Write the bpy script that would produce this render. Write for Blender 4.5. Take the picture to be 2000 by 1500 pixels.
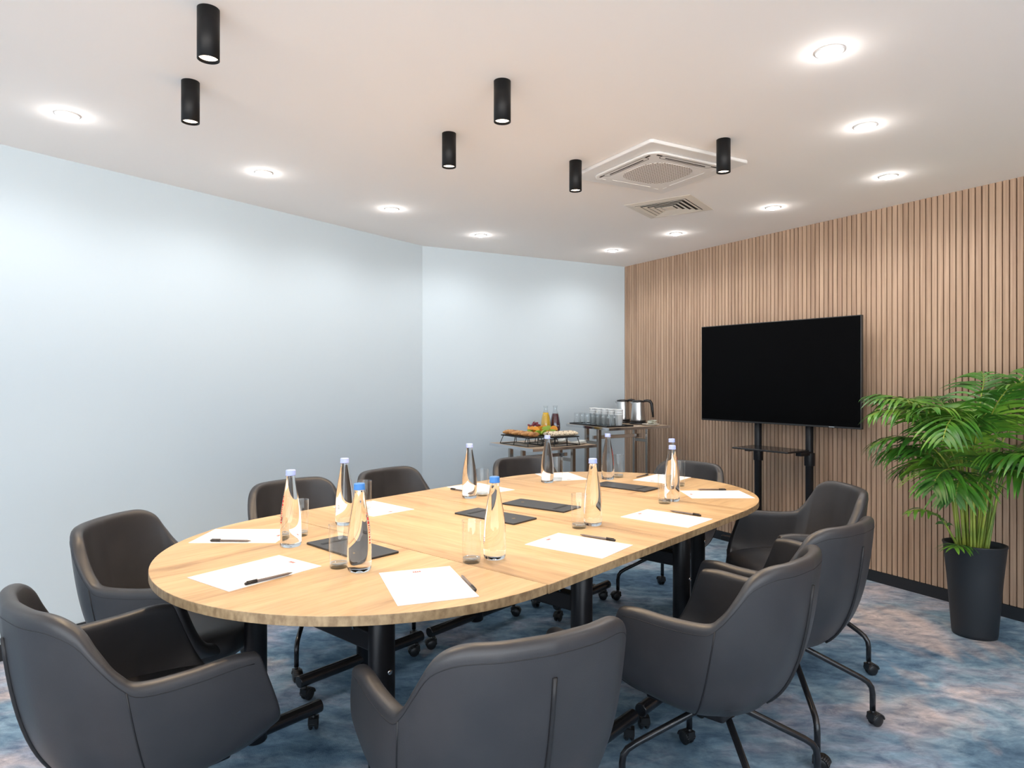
import bpy, bmesh, math, random
from mathutils import Vector, Matrix
random.seed(7)
for o in list(bpy.data.objects): bpy.data.objects.remove(o)
COL = bpy.context.scene.collection
PI = math.pi

# ------------------------------------------------------------------ camera, world, exposure
FPX, CX0, HY, CAMH, CEIL, TZ = 1310.0, 1000.0, 740.0, 1.30, 2.383, 0.74
cam_d = bpy.data.cameras.new('camera'); cam = bpy.data.objects.new('camera', cam_d); COL.objects.link(cam)
cam.location = (0, 0, CAMH); cam.rotation_euler = (PI/2, 0, 0)
cam_d.sensor_width = 36; cam_d.lens = FPX/2000*36; cam_d.shift_y = -10/2000; cam_d.clip_start = 0.05
bpy.context.scene.camera = cam
sc = bpy.context.scene
sc.view_settings.view_transform = 'Standard'; sc.view_settings.look = 'None'
sc.view_settings.gamma = 1; sc.view_settings.use_curve_mapping = False
sc.view_settings.exposure = 0.30
w = bpy.data.worlds.new('daylight'); sc.world = w; w.use_nodes = True
wn_, wl_ = w.node_tree.nodes, w.node_tree.links          # pale sky above; brighter lower half added to light the ceiling
g0 = wn_.new('ShaderNodeNewGeometry'); g1 = wn_.new('ShaderNodeSeparateXYZ'); g2 = wn_.new('ShaderNodeMapRange'); g3 = wn_.new('ShaderNodeMixRGB')
g2.inputs['From Min'].default_value = -0.08; g2.inputs['From Max'].default_value = 0.08
wl_.new(g0.outputs['Incoming'], g1.inputs[0]); wl_.new(g1.outputs[2], g2.inputs[0]); wl_.new(g2.outputs[0], g3.inputs[0])
g3.inputs[1].default_value = (2.3, 2.75, 3.2, 1); g3.inputs[2].default_value = (7.6, 7.2, 6.8, 1)   # Incoming points back at the viewer: z > 0 is below the horizon
wl_.new(g3.outputs[0], wn_['Background'].inputs[0]); wn_['Background'].inputs[1].default_value = 1.0
DOWN_W, DOWN_C = 10.5, (1.0, 0.97, 0.95)      # recessed downlights
PEND_W, PEND_C = 29.0, (1.0, 0.74, 0.47)      # black tube spots over the table

def at(px, py, z):
    """point at height z seen at pixel px,py of the 2000x1500 frame"""
    Y = (CAMH - z)*FPX/(py - HY)
    return Vector(((px - CX0)/FPX*Y, Y, z))

# ------------------------------------------------------------------ materials
def mat(name, col=(0.8,0.8,0.8), rough=0.5, metal=0.0, spec=0.5, **kw):
    m = bpy.data.materials.new(name); m.use_nodes = True
    b = m.node_tree.nodes['Principled BSDF']
    b.inputs['Base Color'].default_value = (*col, 1); b.inputs['Roughness'].default_value = rough
    b.inputs['Metallic'].default_value = metal; b.inputs['Specular IOR Level'].default_value = spec
    for k, v in kw.items(): b.inputs[k].default_value = v
    return m
def nodes(m): return m.node_tree.nodes, m.node_tree.links, m.node_tree.nodes['Principled BSDF']
def add_noise(m, scale, lo, hi, stretch=(1,1,1), detail=4, bump=0, coord='Object', dist=0.0, stops=None, bscale=None):
    n, l, b = nodes(m)
    tc = n.new('ShaderNodeTexCoord'); mp = n.new('ShaderNodeMapping'); mp.inputs['Scale'].default_value = stretch
    nz = n.new('ShaderNodeTexNoise'); nz.inputs['Scale'].default_value = scale; nz.inputs['Detail'].default_value = detail
    nz.inputs['Distortion'].default_value = dist
    l.new(tc.outputs[coord], mp.inputs[0]); l.new(mp.outputs[0], nz.inputs[0])
    rp = n.new('ShaderNodeValToRGB'); l.new(nz.outputs[0], rp.inputs[0])
    st = stops or [(0.35, lo), (0.65, hi)]
    while len(rp.color_ramp.elements) < len(st): rp.color_ramp.elements.new(0.5)
    for e, (p, c) in zip(rp.color_ramp.elements, st): e.position = p; e.color = (*c, 1)
    l.new(rp.outputs[0], b.inputs['Base Color'])
    if bump:
        nb = n.new('ShaderNodeTexNoise'); nb.inputs['Scale'].default_value = bscale or scale; nb.inputs['Detail'].default_value = 3
        l.new(mp.outputs[0], nb.inputs[0])
        bp = n.new('ShaderNodeBump'); bp.inputs['Strength'].default_value = bump; bp.inputs['Distance'].default_value = 0.002
        l.new(nb.outputs[0], bp.inputs['Height']); l.new(bp.outputs[0], b.inputs['Normal'])
    return m, mp, nz, rp

M = {}
M['ceiling'] = mat('ceiling_paint', (0.90, 0.86, 0.83), 0.9)
M['wall'] = mat('wall_paint', (0.565, 0.66, 0.725), 0.75)
M['black'] = mat('black_matt', (0.006, 0.0065, 0.0075), 0.5, 0, 0.3)
M['skirting'] = mat('skirting_black', (0.012, 0.014, 0.018), 0.5)
M['metal'] = mat('black_gloss_metal', (0.012, 0.012, 0.014), 0.22, 0.0, 0.6)
M['metal_satin'] = mat('black_satin_metal', (0.007, 0.0075, 0.010), 0.38, 0, 0.35)
M['rubber'] = mat('castor_black', (0.012, 0.012, 0.013), 0.35)
M['chrome'] = mat('chrome', (0.75, 0.76, 0.78), 0.12, 1.0)
M['steel'] = mat('brushed_steel', (0.62, 0.62, 0.62), 0.28, 1.0)
M['bronze'] = mat('bronze_mirror_steel', (0.42, 0.37, 0.33), 0.22, 1.0)
M['leather'] = mat('grey_leather', (0.026, 0.026, 0.030), 0.42, 0, 0.6)
add_noise(M['leather'], 9, (0.026,0.026,0.030), (0.033,0.0325,0.036), bump=0.12, bscale=420)
M['stitch'] = mat('dark_seam', (0.012, 0.012, 0.014), 0.5)
M['paper'] = mat('white_paper', (0.86, 0.86, 0.87), 0.65)
M['logo'] = mat('red_print', (0.35, 0.03, 0.03), 0.6)
M['pad'] = mat('black_leatherette', (0.022, 0.023, 0.026), 0.42)
M['gold'] = mat('gold_print', (0.35, 0.24, 0.10), 0.45, 0.5)
M['pen'] = mat('pen_taupe', (0.17, 0.135, 0.12), 0.35)
M['pen_cap'] = mat('pen_black', (0.015, 0.012, 0.012), 0.35)
M['cap_lit'] = mat('cap_blue_lit', (0.33, 0.42, 0.80), 0.4)  # blue cap with the bright lighting put into a paler colour
M['cap_blue'] = mat('cap_blue', (0.05, 0.22, 0.60), 0.4)
M['red'] = mat('red_ink', (0.55, 0.012, 0.015), 0.5)
M['violet'] = mat('violet_ink', (0.28, 0.18, 0.32), 0.5)
M['screen'] = mat('screen_black', (0.0012, 0.0012, 0.0016), 0.4, 0, 0.05)
M['bezel'] = mat('bezel', (0.02, 0.021, 0.023), 0.3)
M['plastic_white'] = mat('white_plastic', (0.78, 0.77, 0.76), 0.4)
M['vent_dark'] = mat('vent_shade', (0.03, 0.025, 0.022), 0.8)  # dark colour stands in for shade in the vent gaps
M['vent_cream'] = mat('vent_enamel', (0.74, 0.68, 0.60), 0.5)
M['pot'] = mat('pot_plastic', (0.013, 0.017, 0.022), 0.5)
M['soil'] = mat('soil', (0.012, 0.009, 0.007), 0.95)
M['cup'] = mat('paper_cup', (0.82, 0.85, 0.86), 0.5)
M['china'] = mat('china', (0.80, 0.77, 0.70), 0.25)
M['napkin'] = mat('napkin', (0.75, 0.77, 0.74), 0.8)
M['juice_yellow'] = mat('orange_juice', (0.75, 0.45, 0.02), 0.25)
M['juice_red'] = mat('cherry_juice', (0.075, 0.006, 0.02), 0.12)
M['crust'] = mat('brown_crust', (0.40, 0.16, 0.05), 0.6); add_noise(M['crust'], 30, (0.22,0.08,0.025), (0.62,0.30,0.10), bump=0.5)
M['pastry'] = mat('golden_pastry', (0.6, 0.3, 0.1), 0.55); add_noise(M['pastry'], 30, (0.42,0.17,0.05), (0.75,0.45,0.18), bump=0.5)
M['seeded'] = mat('seeded_dough', (0.7, 0.6, 0.45), 0.6)
add_noise(M['seeded'], 90, (0.12,0.05,0.03), (0.78,0.66,0.48), detail=1, bump=0.3, stops=[(0.38,(0.10,0.04,0.03)),(0.44,(0.78,0.66,0.48))])
M['orange'] = mat('orange_fruit', (0.80, 0.33, 0.03), 0.45)
M['green'] = mat('green_fruit', (0.30, 0.45, 0.05), 0.4)
M['grape'] = mat('red_grape', (0.20, 0.03, 0.05), 0.3)
M['kettle_black'] = mat('kettle_black', (0.012,0.012,0.014), 0.3)
M['sachet'] = mat('sachet', (0.70, 0.72, 0.62), 0.5)

def emit(name, col, s):
    m = bpy.data.materials.new(name); m.use_nodes = True; n = m.node_tree.nodes; n.clear()
    e = n.new('ShaderNodeEmission'); o = n.new('ShaderNodeOutputMaterial')
    e.inputs[0].default_value = (*col, 1); e.inputs[1].default_value = s
    m.node_tree.links.new(e.outputs[0], o.inputs[0]); return m
M['led'] = emit('led_white', (1, 0.98, 0.96), 22.0)
M['led_warm'] = emit('led_warm', (1, 0.80, 0.60), 6.0)

def glass(name, col, ior, rough=0.0):
    return mat(name, col, rough, 0, 0.5, **{'Transmission Weight': 1.0, 'IOR': ior})
M['bottle'] = glass('bottle_glass_water', (0.985, 0.99, 0.99), 1.34)
def thin_glass(name, tint, rim):
    # a thin wall lets light straight through and mirrors a little at grazing angles
    m = bpy.data.materials.new(name); m.use_nodes = True; n = m.node_tree.nodes; l = m.node_tree.links; n.clear()
    o = n.new('ShaderNodeOutputMaterial'); mx = n.new('ShaderNodeMixShader'); t = n.new('ShaderNodeBsdfTransparent')
    g = n.new('ShaderNodeBsdfGlossy'); lw = n.new('ShaderNodeLayerWeight'); mr = n.new('ShaderNodeMath'); pw = n.new('ShaderNodeMath'); pw.operation = 'POWER'; pw.inputs[1].default_value = 3.0
    t.inputs[0].default_value = (*tint, 1); g.inputs['Roughness'].default_value = 0.03; g.inputs[0].default_value = (0.9,0.93,0.95,1)
    lw.inputs[0].default_value = 0.5; mr.operation = 'MULTIPLY_ADD'; mr.inputs[1].default_value = rim; mr.inputs[2].default_value = 0.04
    l.new(lw.outputs['Facing'], pw.inputs[0]); l.new(pw.outputs[0], mr.inputs[0]); l.new(mr.outputs[0], mx.inputs[0]); l.new(t.outputs[0], mx.inputs[1]); l.new(g.outputs[0], mx.inputs[2])
    l.new(mx.outputs[0], o.inputs[0]); return m
M['tumbler'] = thin_glass('tumbler_glass', (0.965, 0.978, 0.982), 0.75)
M['tumbler_base'] = thin_glass('tumbler_thick_base', (0.80, 0.84, 0.87), 0.9)

def wood_oak(name, grain_axis):
    m = mat(name, (0.6,0.4,0.2), 0.42, 0, 0.4)
    n, l, b = nodes(m)
    tc = n.new('ShaderNodeTexCoord')
    mp = n.new('ShaderNodeMapping'); s = [9.0, 9.0, 9.0]; s[grain_axis] = 0.9; mp.inputs['Scale'].default_value = s
    l.new(tc.outputs['Object'], mp.inputs[0])
    n1 = n.new('ShaderNodeTexNoise'); n1.inputs['Scale'].default_value = 1.4; n1.inputs['Detail'].default_value = 6; n1.inputs['Distortion'].default_value = 0.5
    n1.inputs['Roughness'].default_value = 0.6
    n2 = n.new('ShaderNodeTexNoise'); n2.inputs['Scale'].default_value = 9; n2.inputs['Detail'].default_value = 5
    n3 = n.new('ShaderNodeTexNoise'); n3.inputs['Scale'].default_value = 0.35; n3.inputs['Detail'].default_value = 2
    for q in (n1, n2, n3): l.new(mp.outputs[0], q.inputs[0])
    r1 = n.new('ShaderNodeValToRGB'); e = r1.color_ramp.elements
    e[0].position = 0.28; e[0].color = (0.31, 0.185, 0.090, 1); e[1].position = 0.60; e[1].color = (0.60, 0.42, 0.230, 1)
    k = r1.color_ramp.elements.new(0.42); k.color = (0.51, 0.34, 0.175, 1)
    l.new(n1.outputs[0], r1.inputs[0])
    r2 = n.new('ShaderNodeValToRGB'); r2.color_ramp.elements[0].position = 0.3; r2.color_ramp.elements[0].color = (0.86,0.85,0.84,1)
    r2.color_ramp.elements[1].position = 0.6; r2.color_ramp.elements[1].color = (1,1,1,1); l.new(n2.outputs[0], r2.inputs[0])
    r3 = n.new('ShaderNodeValToRGB'); r3.color_ramp.elements[0].position = 0.35; r3.color_ramp.elements[0].color = (0.88,0.87,0.86,1)
    r3.color_ramp.elements[1].position = 0.65; r3.color_ramp.elements[1].color = (1.05,1.05,1.05,1); l.new(n3.outputs[0], r3.inputs[0])
    a = n.new('ShaderNodeMixRGB'); a.blend_type = 'MULTIPLY'; a.inputs[0].default_value = 1
    c = n.new('ShaderNodeMixRGB'); c.blend_type = 'MULTIPLY'; c.inputs[0].default_value = 1
    l.new(r1.outputs[0], a.inputs[1]); l.new(r2.outputs[0], a.inputs[2]); l.new(a.outputs[0], c.inputs[1]); l.new(r3.outputs[0], c.inputs[2])
    l.new(c.outputs[0], b.inputs['Base Color']); return m
M['oak_x'] = wood_oak('oak_grain_across', 0)
M['oak_y'] = wood_oak('oak_grain_along', 1)
M['oak_edge'] = mat('oak_edge', (0.36, 0.25, 0.14), 0.5); add_noise(M['oak_edge'], 60, (0.24,0.16,0.085), (0.42,0.30,0.17), stretch=(1,1,0.6))
M['beige_wood'] = mat('beige_wood', (0.50, 0.38, 0.27), 0.35)

# slatted wood: three tones that change from slat to slat (per-slat random through Object X position)
m = mat('slat_wood', (0.35,0.22,0.13), 0.55); M['slat'] = m
n, l, b = nodes(m)
tc = n.new('ShaderNodeTexCoord'); mp = n.new('ShaderNodeMapping'); mp.inputs['Scale'].default_value = (90, 90, 2.2)
nz = n.new('ShaderNodeTexNoise'); nz.inputs['Scale'].default_value = 1.0; nz.inputs['Detail'].default_value = 4
l.new(tc.outputs['Object'], mp.inputs[0]); l.new(mp.outputs[0], nz.inputs[0])
sp = n.new('ShaderNodeSeparateXYZ'); l.new(tc.outputs['Object'], sp.inputs[0])
dv = n.new('ShaderNodeMath'); dv.operation = 'DIVIDE'; dv.inputs[1].default_value = 0.034; l.new(sp.outputs[0], dv.inputs[0])
fl = n.new('ShaderNodeMath'); fl.operation = 'FLOOR'; l.new(dv.outputs[0], fl.inputs[0])
wn = n.new('ShaderNodeTexWhiteNoise'); wn.noise_dimensions = '1D'; l.new(fl.outputs[0], wn.inputs['W'])
ad = n.new('ShaderNodeMath'); ad.operation = 'MULTIPLY_ADD'; ad.inputs[1].default_value = 0.28; l.new(wn.outputs[0], ad.inputs[0]); l.new(nz.outputs[0], ad.inputs[2])
rp = n.new('ShaderNodeValToRGB'); l.new(ad.outputs[0], rp.inputs[0])
rp.color_ramp.elements[0].position = 0.40; rp.color_ramp.elements[0].color = (0.335, 0.215, 0.145, 1)
rp.color_ramp.elements[1].position = 0.90; rp.color_ramp.elements[1].color = (0.520, 0.365, 0.255, 1)
l.new(rp.outputs[0], b.inputs['Base Color'])
M['slat_gap'] = mat('slat_backing', (0.035, 0.020, 0.014), 0.8)

# carpet
m = mat('carpet', (0.2,0.3,0.4), 0.95, 0, 0.1); M['carpet'] = m
n, l, b = nodes(m)
tc = n.new('ShaderNodeTexCoord')
def nzz(scale, detail, stretch=(1,1,1), rot=0, dist=0.0, rough=0.6):
    mp = n.new('ShaderNodeMapping'); mp.inputs['Scale'].default_value = stretch; mp.inputs['Rotation'].default_value = (0,0,rot)
    q = n.new('ShaderNodeTexNoise'); q.inputs['Scale'].default_value = scale; q.inputs['Detail'].default_value = detail
    q.inputs['Distortion'].default_value = dist; q.inputs['Roughness'].default_value = rough
    l.new(tc.outputs['Object'], mp.inputs[0]); l.new(mp.outputs[0], q.inputs[0]); return q
big = nzz(1.5, 6, (1, 1.5, 1), 0.5, 0.6)
r = n.new('ShaderNodeValToRGB'); l.new(big.outputs[0], r.inputs[0])
cols = [(0.30,(0.085,0.150,0.235)), (0.42,(0.145,0.245,0.350)), (0.50,(0.225,0.330,0.435)), (0.58,(0.315,0.365,0.465)), (0.68,(0.470,0.440,0.480))]
while len(r.color_ramp.elements) < len(cols): r.color_ramp.elements.new(0.5)
for e, (p, c) in zip(r.color_ramp.elements, cols): e.position = p; e.color = (*c, 1)
mid = nzz(9, 7, (1.0, 1.8, 1), 1.0, 0.4, 0.7)
r2 = n.new('ShaderNodeValToRGB'); l.new(mid.outputs[0], r2.inputs[0])
r2.color_ramp.elements[0].position = 0.34; r2.color_ramp.elements[0].color = (0.55,0.60,0.66,1)
r2.color_ramp.elements[1].position = 0.68; r2.color_ramp.elements[1].color = (1.55,1.50,1.42,1)
pk = nzz(0.9, 4, (1.3, 0.8, 1), 0.2, 0.8)
r3 = n.new('ShaderNodeValToRGB'); l.new(pk.outputs[0], r3.inputs[0]); r3.color_ramp.elements[0].position = 0.55; r3.color_ramp.elements[0].color=(0,0,0,1)
r3.color_ramp.elements[1].position = 0.63; r3.color_ramp.elements[1].color=(0.75,0.75,0.75,1)
mxp = n.new('ShaderNodeMixRGB'); mxp.inputs[2].default_value = (0.56, 0.46, 0.44, 1); l.new(r3.outputs[0], mxp.inputs[0]); l.new(r.outputs[0], mxp.inputs[1])
mm = n.new('ShaderNodeMixRGB'); mm.blend_type = 'MULTIPLY'; mm.inputs[0].default_value = 1; l.new(mxp.outputs[0], mm.inputs[1]); l.new(r2.outputs[0], mm.inputs[2])
l.new(mm.outputs[0], b.inputs['Base Color'])
fb = nzz(260, 2); bp = n.new('ShaderNodeBump'); bp.inputs['Strength'].default_value = 0.5; bp.inputs['Distance'].default_value = 0.004
l.new(fb.outputs[0], bp.inputs['Height']); l.new(bp.outputs[0], b.inputs['Normal'])

# palm leaf
M['leaf'] = mat('palm_leaf', (0.06,0.20,0.02), 0.38, 0, 0.5); add_noise(M['leaf'], 5, (0.02,0.085,0.012), (0.15,0.34,0.03), stops=[(0.32,(0.020,0.085,0.014)),(0.5,(0.055,0.20,0.02)),(0.7,(0.20,0.38,0.04))])
M['stem'] = mat('palm_stem', (0.22,0.32,0.04), 0.45); add_noise(M['stem'], 8, (0.10,0.20,0.03), (0.36,0.42,0.06))

# perforated intake of the air conditioner
m = mat('perforated_white', (0.78,0.76,0.74), 0.5); M['perf'] = m
n, l, b = nodes(m)
tc = n.new('ShaderNodeTexCoord'); vo = n.new('ShaderNodeTexVoronoi'); vo.inputs['Scale'].default_value = 62; vo.inputs['Randomness'].default_value = 0.0
l.new(tc.outputs['Object'], vo.inputs['Vector'])
rp = n.new('ShaderNodeValToRGB'); rp.color_ramp.elements[0].position = 0.30; rp.color_ramp.elements[0].color = (0.16,0.12,0.10,1)
rp.color_ramp.elements[1].position = 0.38; rp.color_ramp.elements[1].color = (0.78,0.75,0.72,1)
l.new(vo.outputs['Distance'], rp.inputs[0]); l.new(rp.outputs[0], b.inputs['Base Color'])

# ------------------------------------------------------------------ mesh helpers
class MB:
    def __init__(s): s.v = []; s.f = []; s.sm = []
    def add(s, vs, fs, smooth=False, T=None):
        k = len(s.v)
        s.v += [tuple(T @ Vector(p)) if T else tuple(p) for p in vs]
        s.f += [tuple(i + k for i in f) for f in fs]; s.sm += [smooth]*len(fs); return s
    def box(s, x0, x1, y0, y1, z0, z1, T=None):
        return s.add([(x0,y0,z0),(x1,y0,z0),(x1,y1,z0),(x0,y1,z0),(x0,y0,z1),(x1,y0,z1),(x1,y1,z1),(x0,y1,z1)],
                     [(0,3,2,1),(4,5,6,7),(0,1,5,4),(1,2,6,5),(2,3,7,6),(3,0,4,7)], False, T)
    def lathe(s, prof, n=28, T=None, sx=1, sy=1, smooth=True):
        vs = []; fs = []
        for r, z in prof:
            for i in range(n):
                a = 2*PI*i/n; vs.append((r*math.cos(a)*sx, r*math.sin(a)*sy, z))
        for j in range(len(prof)-1):
            for i in range(n):
                k = (i+1) % n; fs.append((j*n+i, j*n+k, (j+1)*n+k, (j+1)*n+i))
        if prof[0][0] > 1e-6: fs.append(tuple(reversed(range(n))))
        if prof[-1][0] > 1e-6: fs.append(tuple((len(prof)-1)*n+i for i in range(n)))
        return s.add(vs, fs, smooth, T)
    def cyl(s, p, q, r, n=14, r2=None, smooth=True):
        return s.tube([p, q], r if r2 is None else [r, r2], n, smooth)
    def tube(s, pts, r, n=12, smooth=True):
        pts = [Vector(p) for p in pts]; m = len(pts)
        rs = r if isinstance(r, (list, tuple)) else [r]*m
        vs = []; fs = []; up = None
        for i, p in enumerate(pts):
            d = (pts[min(i+1, m-1)] - pts[max(i-1, 0)]).normalized()
            if up is None: up = d.orthogonal().normalized()
            up = (up - d*up.dot(d)).normalized(); sd = d.cross(up)
            for k in range(n):
                a = 2*PI*k/n; vs.append(p + (up*math.cos(a) + sd*math.sin(a))*rs[i])
        for j in range(m-1):
            for k in range(n):
                q = (k+1) % n; fs.append((j*n+k, j*n+q, (j+1)*n+q, (j+1)*n+k))
        fs.append(tuple(reversed(range(n)))); fs.append(tuple((m-1)*n+k for k in range(n)))
        return s.add(vs, fs, smooth)
    def prism(s, pts, z0, z1, T=None):
        n = len(pts); vs = [(x,y,z0) for x,y in pts] + [(x,y,z1) for x,y in pts]
        fs = [tuple(reversed(range(n))), tuple(range(n, 2*n))] + [(i,(i+1)%n,(i+1)%n+n,i+n) for i in range(n)]
        return s.add(vs, fs, False, T)
    def ball(s, c, r, sc3=(1,1,1), n=10, T=None):
        c = Vector(c); prof = [(r*math.sin(PI*i/n), -r*math.cos(PI*i/n)) for i in range(n+1)]
        vs = []; fs = []; k = n*2
        for rr, z in prof:
            for i in range(k):
                a = 2*PI*i/k; vs.append(c + Vector((rr*math.cos(a)*sc3[0], rr*math.sin(a)*sc3[1], z*sc3[2])))
        for j in range(n):
            for i in range(k):
                q = (i+1) % k; fs.append((j*k+i, j*k+q, (j+1)*k+q, (j+1)*k+i))
        return s.add(vs, fs, True, T)
    def build(s, name, material, parent=None, bevel=0, seg=2, weld=False):
        me = bpy.data.meshes.new(name); me.from_pydata(s.v, [], s.f)
        for p, q in zip(me.polygons, s.sm): p.use_smooth = q
        bm = bmesh.new(); bm.from_mesh(me)
        if weld: bmesh.ops.remove_doubles(bm, verts=bm.verts, dist=1e-5)
        bmesh.ops.recalc_face_normals(bm, faces=bm.faces)
        bm.to_mesh(me); bm.free()
        for mm_ in (material if isinstance(material, list) else [material]): me.materials.append(mm_)
        o = bpy.data.objects.new(name, me); COL.objects.link(o)
        if parent: o.parent = parent
        if bevel:
            bv = o.modifiers.new('bevel', 'BEVEL'); bv.width = bevel; bv.segments = seg; bv.limit_method = 'ANGLE'; bv.angle_limit = math.radians(40)
            for p in me.polygons: p.use_smooth = True
            bv.harden_normals = True
        return o

def thing(name, label, cat, loc=(0,0,0), rz=0, group=None):
    o = bpy.data.objects.new(name, None); COL.objects.link(o); o.empty_display_size = 0.1
    o.location = loc; o.rotation_euler = (0,0,rz); o['label'] = label; o['category'] = cat
    if group: o['group'] = group
    return o
def tag(o, label, cat, group=None, kind=None):
    o['label'] = label; o['category'] = cat
    if group: o['group'] = group
    if kind: o['kind'] = kind
    return o
def struct(o, label=None, cat=None):
    o['kind'] = 'structure'
    if label: o['label'] = label
    if cat: o['category'] = cat
    return o
def children(o): return [c for c in bpy.data.objects if c.parent == o]
def copy_tree(o, parent=None):
    c = o.copy(); COL.objects.link(c)
    if parent: c.parent = parent
    for ch in children(o): copy_tree(ch, c)
    return c
def place(proto, first, loc, rz, label, group=None, cat=None):
    o = proto if first else copy_tree(proto)
    o.location = loc; o.rotation_euler = (0,0,rz); o['label'] = label
    if group: o['group'] = group
    if cat: o['category'] = cat
    return o
def catmull(P, per):
    P = [Vector(p) for p in P]; out = []
    for i in range(len(P)-1):
        p0 = P[max(i-1,0)]; p1 = P[i]; p2 = P[i+1]; p3 = P[min(i+2, len(P)-1)]
        for k in range(per):
            t = k/per
            out.append(0.5*((2*p1) + (p2-p0)*t + (2*p0-5*p1+4*p2-p3)*t*t + (3*p1-p0-3*p2+p3)*t**3))
    out.append(P[-1]); return out

# ------------------------------------------------------------------ room shell
C0 = Vector((1.0885, 6.480)); C1 = Vector((-0.729, 5.458))       # corners seen in the photo
dR = Vector((0.494, -0.8695)); dL = Vector((-0.5675, -0.8234))    # towards the camera side
dB = (C0 - C1).normalized()
RY = -2.6
R1 = C0 + dR*((C0.y - RY)/0.8695); L1 = C1 + dL*((C1.y - RY)/0.8234)
shell = [L1, R1, C0, C1]
o = MB().prism([(p.x, p.y) for p in [L1 + Vector((-.3,-.3)), R1 + Vector((.3,-.3)), C0 + Vector((.3,.3)), C1 + Vector((-.3,.3))]], -0.1, 0).build('floor', M['carpet'])
struct(o, 'mottled blue and lavender carpet', 'floor')
o = MB().prism([(p.x, p.y) for p in [L1 + Vector((-.3,-.3)), R1 + Vector((.3,-.3)), C0 + Vector((.3,.3)), C1 + Vector((-.3,.3))]], CEIL, CEIL+0.1).build('ceiling', M['ceiling'])
struct(o, 'smooth pale warm white ceiling', 'ceiling')
def wall(name, a, b, material, out, label):
    d = (b-a).normalized(); nn = Vector((-d.y, d.x))*out
    q = [a, b, b+nn*0.1, a+nn*0.1]
    return struct(MB().prism([(p.x,p.y) for p in q], 0, CEIL).build(name, material), label, 'wall')
wall('wall_left', L1, C1, M['wall'], 1, 'plain pale blue-grey wall on the left')
wall('wall_back', C1, C0, M['wall'], 1, 'plain pale blue-grey wall behind the buffet tables')
def skirting(name, a, b, out, h, t, label):
    d = (b-a).normalized(); nn = Vector((-d.y, d.x))*out
    q = [a, b, b+nn*t, a+nn*t]
    struct(MB().prism([(p.x,p.y) for p in q], 0, h).build(name, M['skirting']), label, 'skirting board')
skirting('baseboard_left', L1, C1, -1, 0.075, 0.012, 'black skirting board along the left wall')
skirting('baseboard_back', C1, C0, -1, 0.075, 0.012, 'black skirting board along the back wall')
# slatted wall, built in its own frame: x along the wall from the corner, y into the room
ang = math.atan2(dR.y, dR.x)
LW = (R1 - C0).length
s = MB(); s.box(-0.12, LW, 0.017, 0.14, 0, CEIL)
gap = s.build('wall_right', [M['slat_gap'], M['slat']])
bm = bmesh.new(); bm.from_mesh(gap.data)
k = 0; pitch = 0.034
while (k+1)*pitch < LW:
    x0 = k*pitch + 0.0035; x1 = x0 + 0.027; zb = 0.072
    vs = [bm.verts.new(p) for p in [(x0,0,zb),(x1,0,zb),(x1,0.018,zb),(x0,0.018,zb),(x0,0,CEIL),(x1,0,CEIL),(x1,0.018,CEIL),(x0,0.018,CEIL)]]
    for f in [(0,3,2,1),(0,1,5,4),(1,2,6,5),(3,0,4,7)]:
        fc = bm.faces.new([vs[i] for i in f]); fc.material_index = 1
    k += 1
bm.to_mesh(gap.data); bm.free()
gap.location = (C0.x, C0.y, 0); gap.rotation_euler = (0, 0, ang)
gap.scale = (1, 1, 1)
struct(gap, 'brown slatted timber wall on the right', 'wall')
# make sure the slab sits outside the room
b_ = MB().box(0, LW, -0.004, 0.020, 0, 0.070).build('baseboard_right', M['skirting']); b_.location = gap.location; b_.rotation_euler = gap.rotation_euler
# unseen rear wall behind the camera; its window is added to let daylight in
wr = MB()
xa, xb = L1.x, R1.x
wr.box(xa, xb, RY-0.1, RY, 0, 0.25); wr.box(xa, xb, RY-0.1, RY, 2.2, CEIL); wr.box(xa, xa+1.6, RY-0.1, RY, 0.25, 2.2); wr.box(xb-1.6, xb, RY-0.1, RY, 0.25, 2.2)
struct(wr.build('wall_rear', M['wall']), 'wall behind the camera with a wide window added for daylight', 'wall')
fr = MB(); nW = 6; x0 = xa+1.6; x1 = xb-1.6
fr.box(x0, x1, RY-0.08, RY-0.02, 0.25, 0.31); fr.box(x0, x1, RY-0.08, RY-0.02, 2.14, 2.2)
for i in range(nW+1):
    xx = x0 + (x1-x0)*i/nW; fr.box(xx-0.03, xx+0.03, RY-0.08, RY-0.02, 0.31, 2.14)
struct(fr.build('added_window_1', M['metal_satin']), 'wide black framed window added behind the camera for daylight', 'window')

# ------------------------------------------------------------------ ceiling fittings
def lamp(kind, name, loc, power, col, size, spot=None, blend=0.5, parent=None, rot=(0,0,0)):
    d = bpy.data.lights.new(name, kind); d.energy = power; d.color = col
    if kind == 'SPOT': d.spot_size = math.radians(spot); d.spot_blend = blend; d.shadow_soft_size = size
    elif kind == 'POINT': d.shadow_soft_size = size
    elif kind == 'AREA': d.shape = 'DISK'; d.size = size
    o = bpy.data.objects.new(name, d); COL.objects.link(o); o.location = loc; o.rotation_euler = rot
    if parent: o.parent = parent
    return o
DL = [(132,224,'furthest left in the row along the left wall'),(515,337,'second from the left in the row along the left wall'),
      (765,408,'third from the left in the row along the left wall'),(939,459,'in the row along the pale walls, right of the wall corner'),
      (1197,489,'closest to the far corner of the room'),(1320,456,'right-hand row, just below and right of the square air grille'),
      (1510,405,'right-hand row, well right of the square air grille'),(1735,344,'right-hand row, above the right end of the television'),
      (1690,246,'second largest glow, just below the biggest one'),(1620,100,'biggest and brightest glow at the top right')]
s = MB(); ring = [(0.036,0.000),(0.046,0.000),(0.046,-0.004),(0.037,-0.006),(0.036,-0.002)]
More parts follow.
